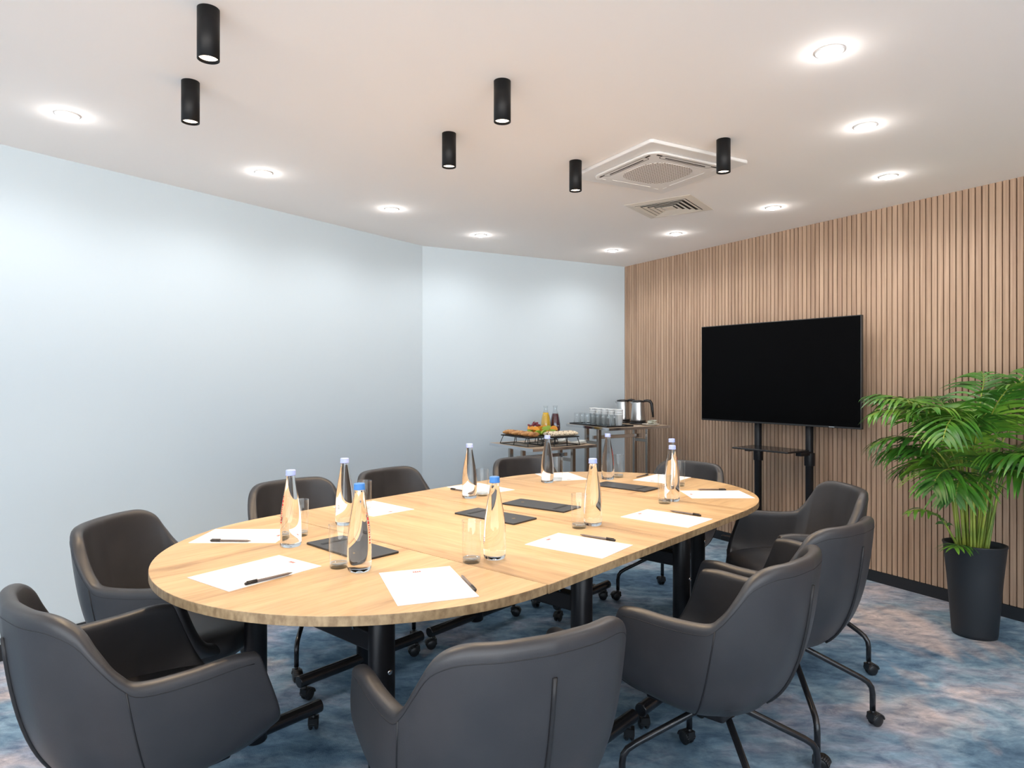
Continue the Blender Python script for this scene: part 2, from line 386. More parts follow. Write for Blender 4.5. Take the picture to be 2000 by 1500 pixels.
dn = thing('ceiling_downlight', '', 'ceiling light', group='round recessed downlights')
MB().lathe(ring, 32).build('trim_ring', M['plastic_white'], dn)
MB().lathe([(0.0,-0.016),(0.012,-0.0155),(0.024,-0.013),(0.033,-0.008),(0.0365,-0.002),(0.0365,0.0)], 32).build('diffuser', M['led'], dn)
for i, (px, py, lab) in enumerate(DL):
    Y = (CEIL-CAMH)*FPX/(HY-py); X = (px-CX0)/FPX*Y
    t = place(dn, i == 0, (X, Y, CEIL), 0, 'recessed downlight, ' + lab)
    lamp('SPOT', 'downlight_beam', (X, Y, CEIL-0.03), DOWN_W, DOWN_C, 0.03, 165, 0.6)
    lamp('POINT', 'downlight_spill', (X, Y, CEIL-0.034), 0.45, DOWN_C, 0.012)
# unseen lamps added as if the rows ran on past the camera
for X, Y in [(-2.9,1.4),(1.9,1.0),(-1.2,-0.6),(0.2,-0.6),(1.6,-0.6),(-2.6,-0.9),(3.2,0.2),(0.2,-1.9),(-2.5,-1.9),(2.9,-1.9)]:
    lamp('SPOT', 'downlight_beam', (X, Y, CEIL-0.03), DOWN_W, DOWN_C, 0.03, 165, 0.6)

PN = [(407,18,'largest of the six, at the top left'),(372,160,'directly below the largest one at the left'),(981,159,'higher one of the central pair'),
      (877,261,'lower one of the central pair'),(1124,315,'smallest of the six, left of the air conditioner'),(1413,273,'in front of the right corner of the air conditioner')]
pn = thing('tube_ceiling_spot', '', 'ceiling light', group='black tube spots over the table')
Lp, Rp = 0.148, 0.031
MB().lathe([(Rp*0.93,0.0),(Rp,0.0),(Rp,-Lp),(Rp-0.003,-Lp-0.0005),(Rp-0.003,-Lp+0.03),(0.004,-Lp+0.034)], 40).build('housing', M['black'], pn)
MB().lathe([(0.0,-Lp+0.008),(Rp-0.0045,-Lp+0.008),(Rp-0.0045,-Lp+0.010),(0.0,-Lp+0.010)], 32).build('lamp_lens', M['led_warm'], pn)
for i, (px, py, lab) in enumerate(PN):
    Y = (CEIL-CAMH)*FPX/(HY-py); X = (px-CX0)/FPX*Y
    place(pn, i == 0, (X, Y, CEIL), 0, 'black tube spotlight on the ceiling, ' + lab)
    lamp('SPOT', 'tube_spot_beam', (X, Y, CEIL-Lp-0.012), PEND_W, PEND_C, 0.022, 115, 0.6)

# cassette air conditioner
e1 = dB; angB = math.atan2(e1.y, e1.x)
ac = thing('cassette_air_conditioner', 'square white ceiling cassette air conditioner with perforated centre', 'air conditioner', (0.745, 3.44, CEIL), angB)
def rrect(hx, hy, r, n=8):
    P = []
    for cx, cy, a0 in ((hx-r,hy-r,0),(-hx+r,hy-r,90),(-hx+r,-hy+r,180),(hx-r,-hy+r,270)):
        for i in range(n+1):
            a = math.radians(a0 + 90*i/n); P.append((cx+r*math.cos(a), cy+r*math.sin(a)))
    return P
MB().prism(rrect(0.315,0.315,0.02), -0.018, 0).build('outer_panel', M['plastic_white'], ac, bevel=0.006)
MB().prism(rrect(0.245,0.245,0.07), -0.030, -0.018).build('inner_panel', M['plastic_white'], ac, bevel=0.008, seg=3)
def sup(a, n=48, p=4):
    P = []
    for i in range(n):
        t = 2*PI*i/n; c, s_ = math.cos(t), math.sin(t); P.append((a*math.copysign(abs(c)**(2/p), c), a*math.copysign(abs(s_)**(2/p), s_)))
    return P
MB().prism([(x,y) for x,y in sup(0.155, 48, 3.0)], -0.0315, -0.0295).build('intake_grille', M['perf'], ac)
for k in range(4):
    T = Matrix.Rotation(k*PI/2, 4, 'Z')
    lv = MB(); 
    # louvre outline ring plus the slot line inside it
    outl = [(x, y+0.208) for x, y in rrect(0.165, 0.020, 0.019, 6)]; inn = [(x, y+0.208) for x, y in rrect(0.1615, 0.0165, 0.016, 6)]
    m_ = len(outl)
    vs = [(x,y,-0.0312) for x,y in outl] + [(x,y,-0.0312) for x,y in inn]
    lv.add(vs, [(i,(i+1)%m_,(i+1)%m_+m_,i+m_) for i in range(m_)], False, T)
    lv.prism([(x, y+0.203) for x, y in rrect(0.13, 0.003, 0.0029, 3)], -0.0316, -0.0300, T)
    lv.box(0.165, 0.195, 0.213, 0.224, -0.0312, -0.0300, T); lv.box(-0.195, -0.165, 0.213, 0.224, -0.0312, -0.0300, T)
    lv.build('louvre', M['vent_dark'] if k in (1,2) else M['plastic_white'], ac)  # shade of the gaps painted dark on two sides only

# square supply grille
vg = thing('ceiling_air_grille', 'square cream air grille with nested louvres below the air conditioner', 'air vent', (0.993, 4.23, CEIL), math.atan2(-0.568, 0.823))
g = MB(); H = 0.212
def sqring(g, a, b, za, zb):
    for k in range(4):
        T = Matrix.Rotation(k*PI/2, 4, 'Z')
        g.add([(-a,a,za),(a,a,za),(b,b,zb),(-b,b,zb),(-a,a,za-0.002),(a,a,za-0.002),(b,b,zb-0.002),(-b,b,zb-0.002)],
              [(0,1,2,3),(7,6,5,4),(0,4,5,1),(3,2,6,7)], False, T)
MB().box(-0.172,0.172,-0.172,0.172,-0.002,0.0).build('recess_shade', M['vent_dark'], vg)  # flat dark plate, shade of the opening put in as colour
sqring(g, H, 0.165, -0.001, -0.006); g.build('frame', M['vent_cream'], vg)
for k, a in enumerate((0.160, 0.128, 0.096, 0.064)):
    q = MB(); sqring(q, a, a-0.019, -0.0095, -0.0045); q.build('louvre', M['vent_cream'], vg)
MB().box(-0.036,0.036,-0.036,0.036,-0.010,-0.007).build('centre_plate', M['vent_cream'], vg)

# ------------------------------------------------------------------ meeting tables
U = Vector((0.656, 0.755)).normalized(); V = Vector((U.y, -U.x)); TC = Vector((-0.437, 2.291)); TL, TR = 1.396, 0.707
rzT = math.atan2(V.y, V.x)          # local x = V (across), local y = U (away)
def castor_mb(mb, x, y, rot, r=0.024, top=0.062):
    T = Matrix.Translation((x, y, 0)) @ Matrix.Rotation(rot, 4, 'Z')
    for sx in (-1, 1):
        X = sx*0.0105
        prof = [(0.0,-0.0075),(r-0.006,-0.0075),(r,-0.003),(r,0.003),(r-0.006,0.0075),(0.0,0.0075)]
        mb.lathe(prof, 20, T @ Matrix.Translation((X, 0.014, r)) @ Matrix.Rotation(PI/2, 4, 'Y'))
    hood = [(0.014 + (r+0.003)*math.cos(a), r + (r+0.003)*math.sin(a)) for a in [math.radians(v) for v in range(10, 171, 16)]]
    pts = hood + [(-0.012, r+0.006), (-0.012, r+0.022), (0.004, r+0.030)]
    n_ = len(hood)
    for a_, b_2 in zip(hood[:-1], hood[1:]):
        mb.add([(-0.019,a_[0],a_[1]),(0.019,a_[0],a_[1]),(0.019,b_2[0],b_2[1]),(-0.019,b_2[0],b_2[1]),
                (-0.019,a_[0]*.9,a_[1]*.9),(0.019,a_[0]*.9,a_[1]*.9),(0.019,b_2[0]*.9,b_2[1]*.9),(-0.019,b_2[0]*.9,b_2[1]*.9)],
               [(0,1,2,3),(4,7,6,5),(0,4,5,1),(1,5,6,2),(2,6,7,3),(3,7,4,0)], True, T)
    mb.box(-0.016, 0.016, -0.012, 0.004, r-0.002, r+0.026, T)
    mb.add(*_cylverts(0.008, r+0.02, top), True, T)
def _cylverts(r, z0, z1, n=12):
    vs = [(r*math.cos(2*PI*i/n), r*math.sin(2*PI*i/n), z) for z in (z0, z1) for i in range(n)]
    return vs, [(i,(i+1)%n,(i+1)%n+n,i+n) for i in range(n)] + [tuple(range(n,2*n)), tuple(reversed(range(n)))]
TH = 0.026
def frame_parts(t, vx, yc, foot, beam_y):
    """T-leg flip frame: two columns at x=+-vx, feet along local y, twin beam across, levers, castors"""
    for sx in (-1, 1):
        c = MB(); c.lathe([(0.030,0.055),(0.034,0.06),(0.034,TZ-TH-0.03),(0.026,TZ-TH-0.012),(0.0,TZ-TH-0.012)], 28, Matrix.Translation((sx*vx, yc, 0)), 1.0, 1.12)
        leg = c.build('leg_column', M['metal_satin'], t)
        MB().lathe([(0.0,0.0),(0.007,0.0),(0.007,0.004),(0.0,0.004)], 12, Matrix.Translation((sx*(vx+0.034), yc, 0.50)) @ Matrix.Rotation(sx*PI/2, 4, 'Y')).build('bolt', M['chrome'], leg)
        f = MB(); f.tube([(sx*vx, yc-foot, 0.085),(sx*vx, yc+foot, 0.085)], 0.024, 20); f.build('foot_bar', M['metal'], t, bevel=0.004)
        mtop = MB(); mtop.box(sx*vx-0.03, sx*vx+0.03, yc-0.16, yc+0.16, TZ-TH-0.018, TZ-TH-0.0005); mtop.build('top_bracket', M['metal_satin'], t)
        lvr = MB(); lvr.tube([(sx*(vx-0.036), yc-0.035, 0.690),(sx*(vx-0.036), yc-0.065, 0.675),(sx*(vx-0.036), yc-0.075, 0.650),(sx*(vx-0.036), yc-0.068, 0.620)], 0.0035, 8)
        lvr.build('release_lever', M['chrome'], t)
        for sy in (-1, 1):
            c = MB(); castor_mb(c, sx*vx, yc+sy*(foot-0.03), random.uniform(0, 6.28)); c.build('castor', M['rubber'], t)
    b = MB(); b.box(-vx, vx, yc-0.022, yc+0.022, 0.545, 0.60); b.build('cross_beam', M['metal_satin'], t, bevel=0.006)
    b = MB(); b.tube([(-vx, yc+beam_y, 0.655),(vx, yc+beam_y, 0.655)], 0.017, 14); b.build('cross_tube', M['metal_satin'], t)

def table_top(pts, grain, t):
    top = MB().prism(pts, TZ-TH, TZ).build('tabletop', [M[grain], M['oak_edge']], t)
    for p in top.data.polygons:
        if abs(p.normal.z) < 0.5: p.material_index = 1
    bv = top.modifiers.new('bevel','BEVEL'); bv.width = 0.0018; bv.segments = 2; bv.limit_method = 'ANGLE'; bv.angle_limit = math.radians(60)
    return top
g_ = 0.0012
def half(sign, label, loc):
    t = thing('half_round_folding_table', label, 'table', (loc.x, loc.y, 0), rzT, 'folding tables pushed together')
    pts = [(TR*math.cos(a), sign*(g_+TR*math.sin(a))) for a in [PI*i/64 for i in range(65)]]
    table_top(pts if sign > 0 else list(reversed(pts)), 'oak_y', t)
    frame_parts(t, 0.345, sign*0.28, 0.255, 0.05)
    return t
half(-1, 'half-round oak folding table at the near left end of the long meeting table', TC)
c2 = TC + U*TL
half(1, 'half-round oak folding table at the far right end of the long meeting table', c2)
for i in range(2):
    c = TC + U*(TL/4*(1+2*i))
    t = thing('rectangular_folding_table', ['rectangular oak folding table, nearer of the two in the middle of the meeting table', 'rectangular oak folding table, farther of the two in the middle of the meeting table'][i], 'table', (c.x, c.y, 0), rzT, 'folding tables pushed together')
    hx, hy = TR+0.004, TL/4-g_
    table_top([(-hx,-hy),(hx,-hy),(hx,hy),(-hx,hy)], 'oak_x', t)
    frame_parts(t, 0.575, 0.0, 0.325, 0.05)

# ------------------------------------------------------------------ armchairs
def make_chair():
    t = thing('conference_armchair', '', 'chair', group='grey tub armchairs around the table')
    K = [((0,-.280,.797),(0,-.250,.31),(0,-.03,.315)),
         ((.105,-.268,.797),(.115,-.235,.31),(.05,-.03,.315)),
         ((.182,-.236,.793),(.182,-.20,.31),(.09,-.02,.315)),
         ((.228,-.198,.765),(.226,-.155,.31),(.10,0,.315)),
         ((.250,-.160,.708),(.248,-.12,.31),(.10,.03,.315)),
         ((.262,-.120,.655),(.265,-.07,.31),(.10,.05,.32)),
         ((.270,-.080,.628),(.275,-.02,.315),(.10,.08,.325)),
         ((.280,.030,.625),(.284,.07,.33),(.10,.14,.335)),
         ((.284,.130,.630),(.288,.18,.355),(.10,.22,.35)),
         ((.285,.190,.622),(.288,.275,.40),(.10,.30,.375))]
    def half_(i): return catmull([k[i] for k in K], 4)
    R, Cc, B = half_(0), half_(1), half_(2)
    def mir(L): return [Vector((-p.x, p.y, p.z)) for p in reversed(L[1:])] + L
    R, Cc, B = mir(R), mir(Cc), mir(B)
    vv = [0, .03, .09, .18, .28, .38, .48, .58, .68, .78, .88, 1.0]
    def surf(i, v):
        q = abs(i-(len(R)-1)//2)/((len(R)-1)/2); w_ = 1.15 + 1.3*max(0, q-0.35)
        a_, b_, c_ = (1-v)**2, 2*v*(1-v)*w_, v*v
        return (R[i]*a_ + Cc[i]*b_ + B[i]*c_)/(a_+b_+c_)
    n_ = len(R); mb = MB(); vs = [surf(i, v) for v in vv for i in range(n_)]
    fs = [(j*n_+i, j*n_+i+1, (j+1)*n_+i+1, (j+1)*n_+i) for j in range(len(vv)-1) for i in range(n_-1)]
    mb.add(vs, fs, True)
    sh = mb.build('shell', M['leather'], t)
    sh.data.flip_normals() if sh.data.polygons[n_//2].normal.y > 0 else None
    sd = sh.modifiers.new('thick', 'SOLIDIFY'); sd.thickness = 0.040; sd.offset = -1
    ss = sh.modifiers.new('soft', 'SUBSURF'); ss.levels = 1; ss.render_levels = 2
    # seams: centre zip, two side seams, stitched line under the rim
    mid_ = n_//2
    def outp(i, v, d):
        p = surf(i, v); a = surf(min(i+1,n_-1), v) - surf(max(i-1,0), v); b2 = surf(i, min(v+.02,1)) - surf(i, max(v-.02,0))
        nn = a.cross(b2).normalized(); c_ = Vector((p.x, p.y+0.0, 0)); 
        if nn.dot(Vector((p.x, p.y-0.05, -0.05))) < 0: nn = -nn
        return p + nn*d
    z = MB(); z.tube([outp(mid_, 0.075+0.65*k/14, 0.0) for k in range(15)], 0.0055, 8); z.build('zip', M['stitch'], t)
    sm = MB()
    for i in (mid_-21, mid_+21):
        sm.tube([outp(i, 0.03+0.8*k/14, 0.0) for k in range(15)], 0.0022, 6)
    sm.tube([outp(i, 0.030, -0.0006) for i in range(2, n_-2)], 0.0013, 6)
    sm.build('stitching', M['stitch'], t)
    # seat cushion with rounded front
    se = MB(); N = 40; rings = []
    def sq(a, b, cy, z, pw=3.2):
        out = []
        for i in range(N):
            th = 2*PI*i/N; c, s_ = math.cos(th), math.sin(th)
            x = a*math.copysign(abs(c)**(2/pw), c); y = cy + b*math.copysign(abs(s_)**(2/pw), s_)
            x *= 1.0 + 0.10*min(0, (y-0.05))/0.2
            out.append((x, y, z + 0.014*math.sin(max(-1,min(1,(y-0.05)/0.25))*PI/2)*(-1 if z > 0.4 else 0) ))
        return out
    prof = [(0.10,0.12,0.07,0.345),(0.20,0.22,0.075,0.350),(0.232,0.240,0.075,0.375),(0.236,0.244,0.073,0.41),(0.233,0.240,0.073,0.438),(0.220,0.226,0.073,0.453),(0.16,0.165,0.073,0.461),(0.06,0.065,0.073,0.464)]
    vs = []; 
    for a, b2, cy, zz in prof: vs += sq(a, b2, cy, zz)
    fs = [(j*N+i, j*N+(i+1)%N, (j+1)*N+(i+1)%N, (j+1)*N+i) for j in range(len(prof)-1) for i in range(N)] + [tuple(reversed(range(N))), tuple((len(prof)-1)*N+i for i in range(N))]
    se.add(vs, fs, True); se.build('seat_cushion', M['leather'], t)
    pan = MB(); pan.box(-.11,.11,-.06,.20,.290,.335); pan.lathe([(0.0,0.262),(0.040,0.262),(0.045,0.27),(0.045,0.30),(0,0.30)], 24)
    pan.build('under_plate', M['metal_satin'], t, bevel=0.012)
    for k in range(4):
        a = PI/4 + k*PI/2; c, s_ = math.cos(a), math.sin(a); P = []
        path = [(0.02,0.288),(0.06,0.284),(0.265,0.180),(0.290,0.164),(0.303,0.145),(0.307,0.120),(0.307,0.060)]
        L = MB(); L.tube([(r*c, r*s_, z_) for r, z_ in path], 0.0105, 12); lg = L.build('leg', M['metal'], t)
        cb = MB(); castor_mb(cb, 0.307*c, 0.307*s_, a - PI/2 + (0.5, -0.8, 1.0, 0.4)[k]); cb.build('castor', M['rubber'], lg)
    return t
CH = [((-0.04,1.55), (-.45,.89), 'grey leather tub armchair seen from behind at the bottom centre, nearest the camera'),
      ((-0.96,1.71), (.67,.74), 'grey leather tub armchair in the bottom left corner, turned towards the table'),
      ((-1.24,2.42), (1,-.07), 'grey tub armchair at the left end of the table, facing right'),
      ((-0.945,3.20), (.74,-.67), 'grey armchair on the far long side, behind the tall bottle at the left'),
      ((-0.53,3.63), (.80,-.60), 'grey armchair on the far long side, left of the carpet gap near the wall corner'),
      ((0.18,4.14), (.58,-.81), 'grey armchair at the far end in front of the bread buffet table'),
      ((0.93,3.93), (-.75,-.66), 'grey armchair at the far right end in front of the slatted wall'),
      ((1.355,3.17), (-1,.02), 'grey armchair at the right end facing left, in front of the screen stand'),
      ((1.045,2.54), (-.64,.77), 'grey armchair on the near right side, middle one of the three overlapping chairs'),
      ((0.645,2.075), (-.74,.67), 'grey armchair on the near right side, largest on the right with legs in full view')]
ch = make_chair()
for i, (p, f, lab) in enumerate(CH):
    place(ch, i == 0, (p[0], p[1], 0), math.atan2(f[1], f[0]) - PI/2, lab)

# ------------------------------------------------------------------ things on the meeting table
def sheet(name, c4, th, material, parent=None, z=TZ):
    return MB().prism([(p.x, p.y) for p in c4], z, z+th).build(name, material, parent)
# paper: corner A, long direction, short direction, head (logo) at the start of the long direction
PP = [((740,1120),(777,1185),(880,1107), 'in front of the chair at the bottom centre'),
      ((627,1108),(365,1129),(545,1085), 'at the near left, in front of the bottom left chair'),
      ((551,1036),(370,1061),(432,1030), 'at the left end of the table, left of the red-lettered bottle'),
      ((809,995),None,None, 'on the far side, beside the glass behind the blue capped bottle'),
      ((1002,957),None,None, 'on the far side, partly behind the bottle left of centre'),
      ((1097,938),None,None, 'at the far end, right of the glass nearest the bread buffet'),
      ((1236,938),None,None, 'at the far right end, before the chair by the slatted wall'),
      ((1328,959),(1441,960),(1345,975), 'at the right end, before the chair by the screen stand'),
      ((1212,1010),(1342,1031),(1258,996), 'near the right edge, second from the right end'),
      ((1025,1064),(1174,1091),(1087,1043), 'on the near side right of centre, before the largest right chair')]
def V2(px, py): q = at(px, py, TZ); return Vector((q.x, q.y))
def rect_from(A, ld, sd_, L=0.297, S=0.21): return [A, A+ld*L, A+ld*L+sd_*S, A+sd_*S]
pp = []
for i, (a, b2, c3, lab) in enumerate(PP):
    A = V2(*a)
    if b2 and i != 1:
        Bq, Cq = V2(*b2), V2(*c3); mid_d = (Bq-A).normalized()
        if i == 2: ld = Vector((-1, 0.0)).normalized(); A = V2(538,1061)+Vector((0,0.0)); sd_ = Vector((0,1))
        elif i == 7: ld = Vector((1,0.02)).normalized(); sd_ = Vector((0.02,-1)).normalized()
        else:
            ld = mid_d; sd_ = Vector((-ld.y, ld.x))
            if sd_.dot(Cq-A) < 0: sd_ = -sd_
        q = rect_from(A, ld, sd_)
    elif i == 1:
        P0 = V2(545,1085); P3 = V2(627,1108); ld = (V2(365,1129)-P0).normalized(); sd_ = Vector((-ld.y, ld.x))
        if sd_.dot(P3-P0) < 0: sd_ = -sd_
        q = rect_from(P0, ld, sd_)
    elif i == 3: q = rect_from(A, Vector((-.735,.678)), Vector((-.678,-.735)))
    elif i == 4:
        L_ = V2(872,951.5); ld0 = Vector((.65,-.76)).normalized(); sd0 = Vector((.76,.65)).normalized()
        q = rect_from(L_ + ld0*0.297, -ld0, sd0)
    elif i == 5:
        ld = Vector((-.3,.954)); sd_ = Vector((-.954,-.3)); q = rect_from(Vector((0.425,3.73)), ld, sd_)
    elif i == 6:
        ld = Vector((.62,.785)).normalized(); sd_ = Vector((.785,-.62)).normalized(); A = V2(1236,938); q = rect_from(A, ld, sd_)
    pp.append(q)
for i, q in enumerate(pp):
    th = 0.0016
    c = (q[0]+q[2])/2; t = thing('notepad_sheet', 'white logo paper ' + PP[i][3], 'paper', (c.x, c.y, TZ), 0, 'white notepaper at each seat')
    loc_ = [p - c for p in q]
    MB().prism([(p.x,p.y) for p in loc_], 0.0002, th).build('sheet', M['paper'], t)
    ld = (q[1]-q[0]).normalized(); sd_ = (q[3]-q[0]).normalized(); a = q[0]-c + ld*0.022 + sd_*0.093
    lg = MB()
    # small red mark made of three ticks over a line
    for k in range(4):
        o2 = a + sd_*(k*0.0062); w_ = 0.0046
        lg.prism([(p.x,p.y) for p in (o2, o2+sd_*w_, o2+sd_*w_+ld*0.006, o2+ld*0.006)], th, th+0.0003)
    o2 = a + ld*0.0075
    lg.prism([(p.x,p.y) for p in (o2, o2+sd_*0.0235, o2+sd_*0.0235+ld*0.0025, o2+ld*0.0025)], th, th+0.0003)
    lg.build('printed_logo', M['logo'], t)

PENS = [((893,1118),(929,1156),'black pen beside the sheet at the bottom centre'),
        ((585,1119),(478,1145),'black pen on the edge of the near left sheet'),
        ((505,1060),(411,1059),'black pen along the lower edge of the sheet at the left end'),
        ((906,961),(880,957),'black pen on the sheet partly hidden by the bottle left of centre'),
        ((1240,934),(1266,928),'black pen at the far end, left of the far right sheet'),
        ((1354,957.5),(1418,958),'black pen above the sheet at the right end'),
        ((1293,997),(1369,1009),'black pen above the second sheet from the right end'),
        ((1124,1045),(1202,1058),'black pen above the sheet on the near side right of centre')]
def zt(i): return TZ + (0.0016 if i in (1,2,3) else 0.0)
for i, (a, b2, lab) in enumerate(PENS):
    A, Bq = V2(*a), V2(*b2); d = (Bq-A).normalized(); Lp_ = 0.142
    if i == 3: A = Bq - d*Lp_
    c = Bq - d*(Lp_/2); rz = math.atan2(d.y, d.x)
    t = thing('ballpoint_pen', lab, 'pen', (c.x, c.y, zt(i)), rz, 'pens laid by the sheets')
    b_ = MB(); b_.tube([(-.071,0,.0046),(-.066,0,.0046),(-.058,0,.0046),(.04,0,.0046)], [.001,.002,.0036,.0038], 12); b_.build('barrel', M['pen'], t)
    b_ = MB(); b_.tube([(.036,0,.0046),(.068,0,.0046),(.071,0,.0046)], [.0040,.0040,.003], 12); b_.box(.035,.066,-.001,.001,.009,.0105); b_.build('cap', M['pen_cap'], t)

PADS = [((599,1066.5),(670,1048.5),(783,1081), 'at the near left, behind the two glasses and bottles', 1),
        ((892,1004),(934,994),(1049,1014), 'left of centre, behind the bottle with the dark blue cap', 1),
        ((985,984.5),(1017,976),(1131,991), 'in the centre of the table', 0),
        ((1170,947.5),(1184,942),(1282,954), 'towards the far right end', 0)]
for a, b2, c3, lab, end in PADS:
    A, Bq, Cq = V2(*a), V2(*b2), V2(*c3); ld = (Cq-Bq).normalized(); sd_ = Vector((-ld.y, ld.x))
    if sd_.dot(A-Bq) < 0: sd_ = -sd_
    q = rect_from(Bq, ld, sd_, 0.325, 0.145); c = (q[0]+q[2])/2
    t = thing('leather_desk_tray', 'flat black leather tray ' + lab, 'tray', (c.x, c.y, TZ), math.atan2(ld.y, ld.x), 'black leather trays along the middle')
    MB().prism(rrect(0.1625, 0.0725, 0.006, 3), 0, 0.0065).build('base', M['pad'], t, bevel=0.0015)
    ex = 0.10 if end else -0.10
    l_ = MB(); 
    for k in range(5):
        a_ = 2*PI*k/5; l_.box(ex-0.0085, ex-0.002, -0.0015, 0.0015, 0.0065, 0.0068, Matrix.Translation((ex,0,0)) @ Matrix.Rotation(a_,4,'Z') @ Matrix.Translation((-ex,0,0)))
    l_.build('gold_emblem', M['gold'], t)
    MB().box(-ex-0.008, -ex+0.008, -0.05, 0.05, 0.0065, 0.0072).build('pen_groove', M['black'], t)

# bottles
def curved_patch(mb, rz_prof, ang0, ang1, z0, z1, off=0.0006):
    vs = []
    for z in (z0, z1):
        for k in range(3):
            a = ang0 + (ang1-ang0)*k/2; r = rz_prof(z)+off; vs.append((r*math.cos(a), r*math.sin(a), z))
    mb.add(vs, [(0,1,4,3),(1,2,5,4)], False)
BP = [(0.0,0.004),(0.020,0.0005),(0.029,0.0),(0.0325,0.003),(0.0345,0.010),(0.0350,0.030),(0.0348,0.060),(0.0338,0.090),(0.0315,0.120),(0.0275,0.150),(0.0225,0.178),(0.0180,0.203),(0.0148,0.222),(0.0136,0.234),(0.0136,0.240)]
def br(z):
    for (r0, z0), (r1, z1) in zip(BP[2:-1], BP[3:]):
        if z0 <= z <= z1: return r0 + (r1-r0)*(z-z0)/(z1-z0)
    return BP[-1][0]
def make_bottle(capm):
    t = thing('water_bottle', '', 'bottle', group='glass water bottles on the table')
    MB().lathe(BP + [(0.0,0.240)], 40).build('glass_body', M['bottle'], t)
    cp = MB(); cp.lathe([(0.0,0.2365),(0.0168,0.2365),(0.0168,0.2395),(0.0158,0.241),(0.0160,0.252),(0.0146,0.255),(0.0,0.2555)], 30); cp.build('cap', capm, t)
    r_ = MB(); random.seed(3); z = 0.170
    for h in (0.004,0.002,0.009,0.008,0.003,0.003,0.003,0.005,0.002,0.005,0.005,0.005):
        wv = 0.13 if h > 0.007 else 0.09
        curved_patch(r_, br, -wv, wv, z-h, z); z -= h + 0.0032
    r_.build('red_lettering', M['red'], t)
    v_ = MB()
    for k, (z, ww) in enumerate(((0.066,0.42),(0.060,0.30),(0.054,0.40),(0.048,0.24))):
        for j in range(5):
            a0 = PI - ww + 2*ww*j/5; curved_patch(v_, br, a0, a0+2*ww/5*0.72, z, z+0.0028)
    v_.build('small_print', M['violet'], t)
    return t
# base px,py (front of base), red lettering turn relative to the viewer (deg, + = right), cap without painted-in light?
BT = [((568,1066), -62, 0, 'at the left with red dotted lettering on its left side'),
      ((702,1114), 60, 1, 'with a strong blue cap and red lettering, nearest the camera at left'),
      ((673,1024), 100, 0, 'behind the blue capped one at the left'),
      ((917,972), -100, 0, 'on the far side left of centre'),
      ((966,1090), 102, 1, 'with a strong blue cap, on the near side at the centre'),
      ((1069,942), 100, 0, 'at the far end in front of the bread buffet'),
      ((1158,1025), 102, 0, 'on the near side right of centre, beside a glass'),
      ((1187,936), 70, 0, 'at the far end with a glass to its right'),
      ((1313,978), 100, 0, 'at the right end, nearer of the overlapping pair'),
      ((1312,954), 62, 0, 'at the right end, farther of the overlapping pair, with red lettering')]
bp_, bb_ = make_bottle(M['cap_lit']), None
first = True
for (px, py), turn, dark, lab in BT:
    p = at(px, py, TZ); view = math.atan2(-p.y, -p.x) + math.radians(turn)
    if dark:
        if bb_ is None: bb_ = make_bottle(M['cap_blue']); o = place(bb_, True, p, view, 'water bottle ' + lab)
        else: o = place(bb_, False, p, view, 'water bottle ' + lab)
    else:
        o = place(bp_, first, p, view, 'water bottle ' + lab); first = False

tb = thing('drinking_glass', '', 'glass')
MB().lathe([(0.0274,0.012),(0.0284,0.04),(0.0300,0.127),(0.0303,0.1285),(0.0297,0.1288),(0.0294,0.1275),(0.0292,0.1240)], 40).build('bowl', M['tumbler'], tb)
me_ = tb.children[0].data; bm = bmesh.new(); bm.from_mesh(me_)
bmesh.ops.delete(bm, geom=[f for f in bm.faces if len(f.verts) > 4], context='FACES_ONLY'); bm.to_mesh(me_); bm.free()
MB().lathe([(0.0,0.0),(0.0245,0.0),(0.0265,0.002),(0.0272,0.008),(0.0274,0.012),(0.0262,0.0150),(0.022,0.0125),(0.0,0.0115)], 40).build('thick_base', M['tumbler_base'], tb, weld=True)
GL = [((662,1108),'beside the nearest blue capped bottle at the left'),((586,1046),'half hidden behind the bottle at the left'),
      ((712,998),'behind the blue capped bottle, in front of the far side sheet'),((942,968),'beside the far side bottle left of centre'),
      ((921,1098),'on the near side, left of the central blue capped bottle'),((1131,1031),'left of the bottle right of centre'),
      ((1089,938.5),'at the far end, right of the bottle by the bread buffet'),((1208,932),'at the far end, before the tall buffet table'),
      ((1298,983),'at the right end, left of the overlapping bottles'),((1327,949),'at the right end, behind the overlapping bottles')]
for i, ((px, py), lab) in enumerate(GL):
    place(tb, i == 0, at(px, py, TZ), 0, 'empty drinking glass ' + lab, 'drinking glasses on the table', 'glass')

# ------------------------------------------------------------------ screen on its stand
TVL, TVR = Vector((1.488, 5.269)), Vector((2.216, 4.255)); dT = (TVR-TVL).normalized(); nT = Vector((-dT.y, dT.x))  # behind side?
if nT.dot(Vector((0.81,0.58))) < 0: nT = -nT
WT = (TVR-TVL).length; angT = math.atan2(dT.y, dT.x)
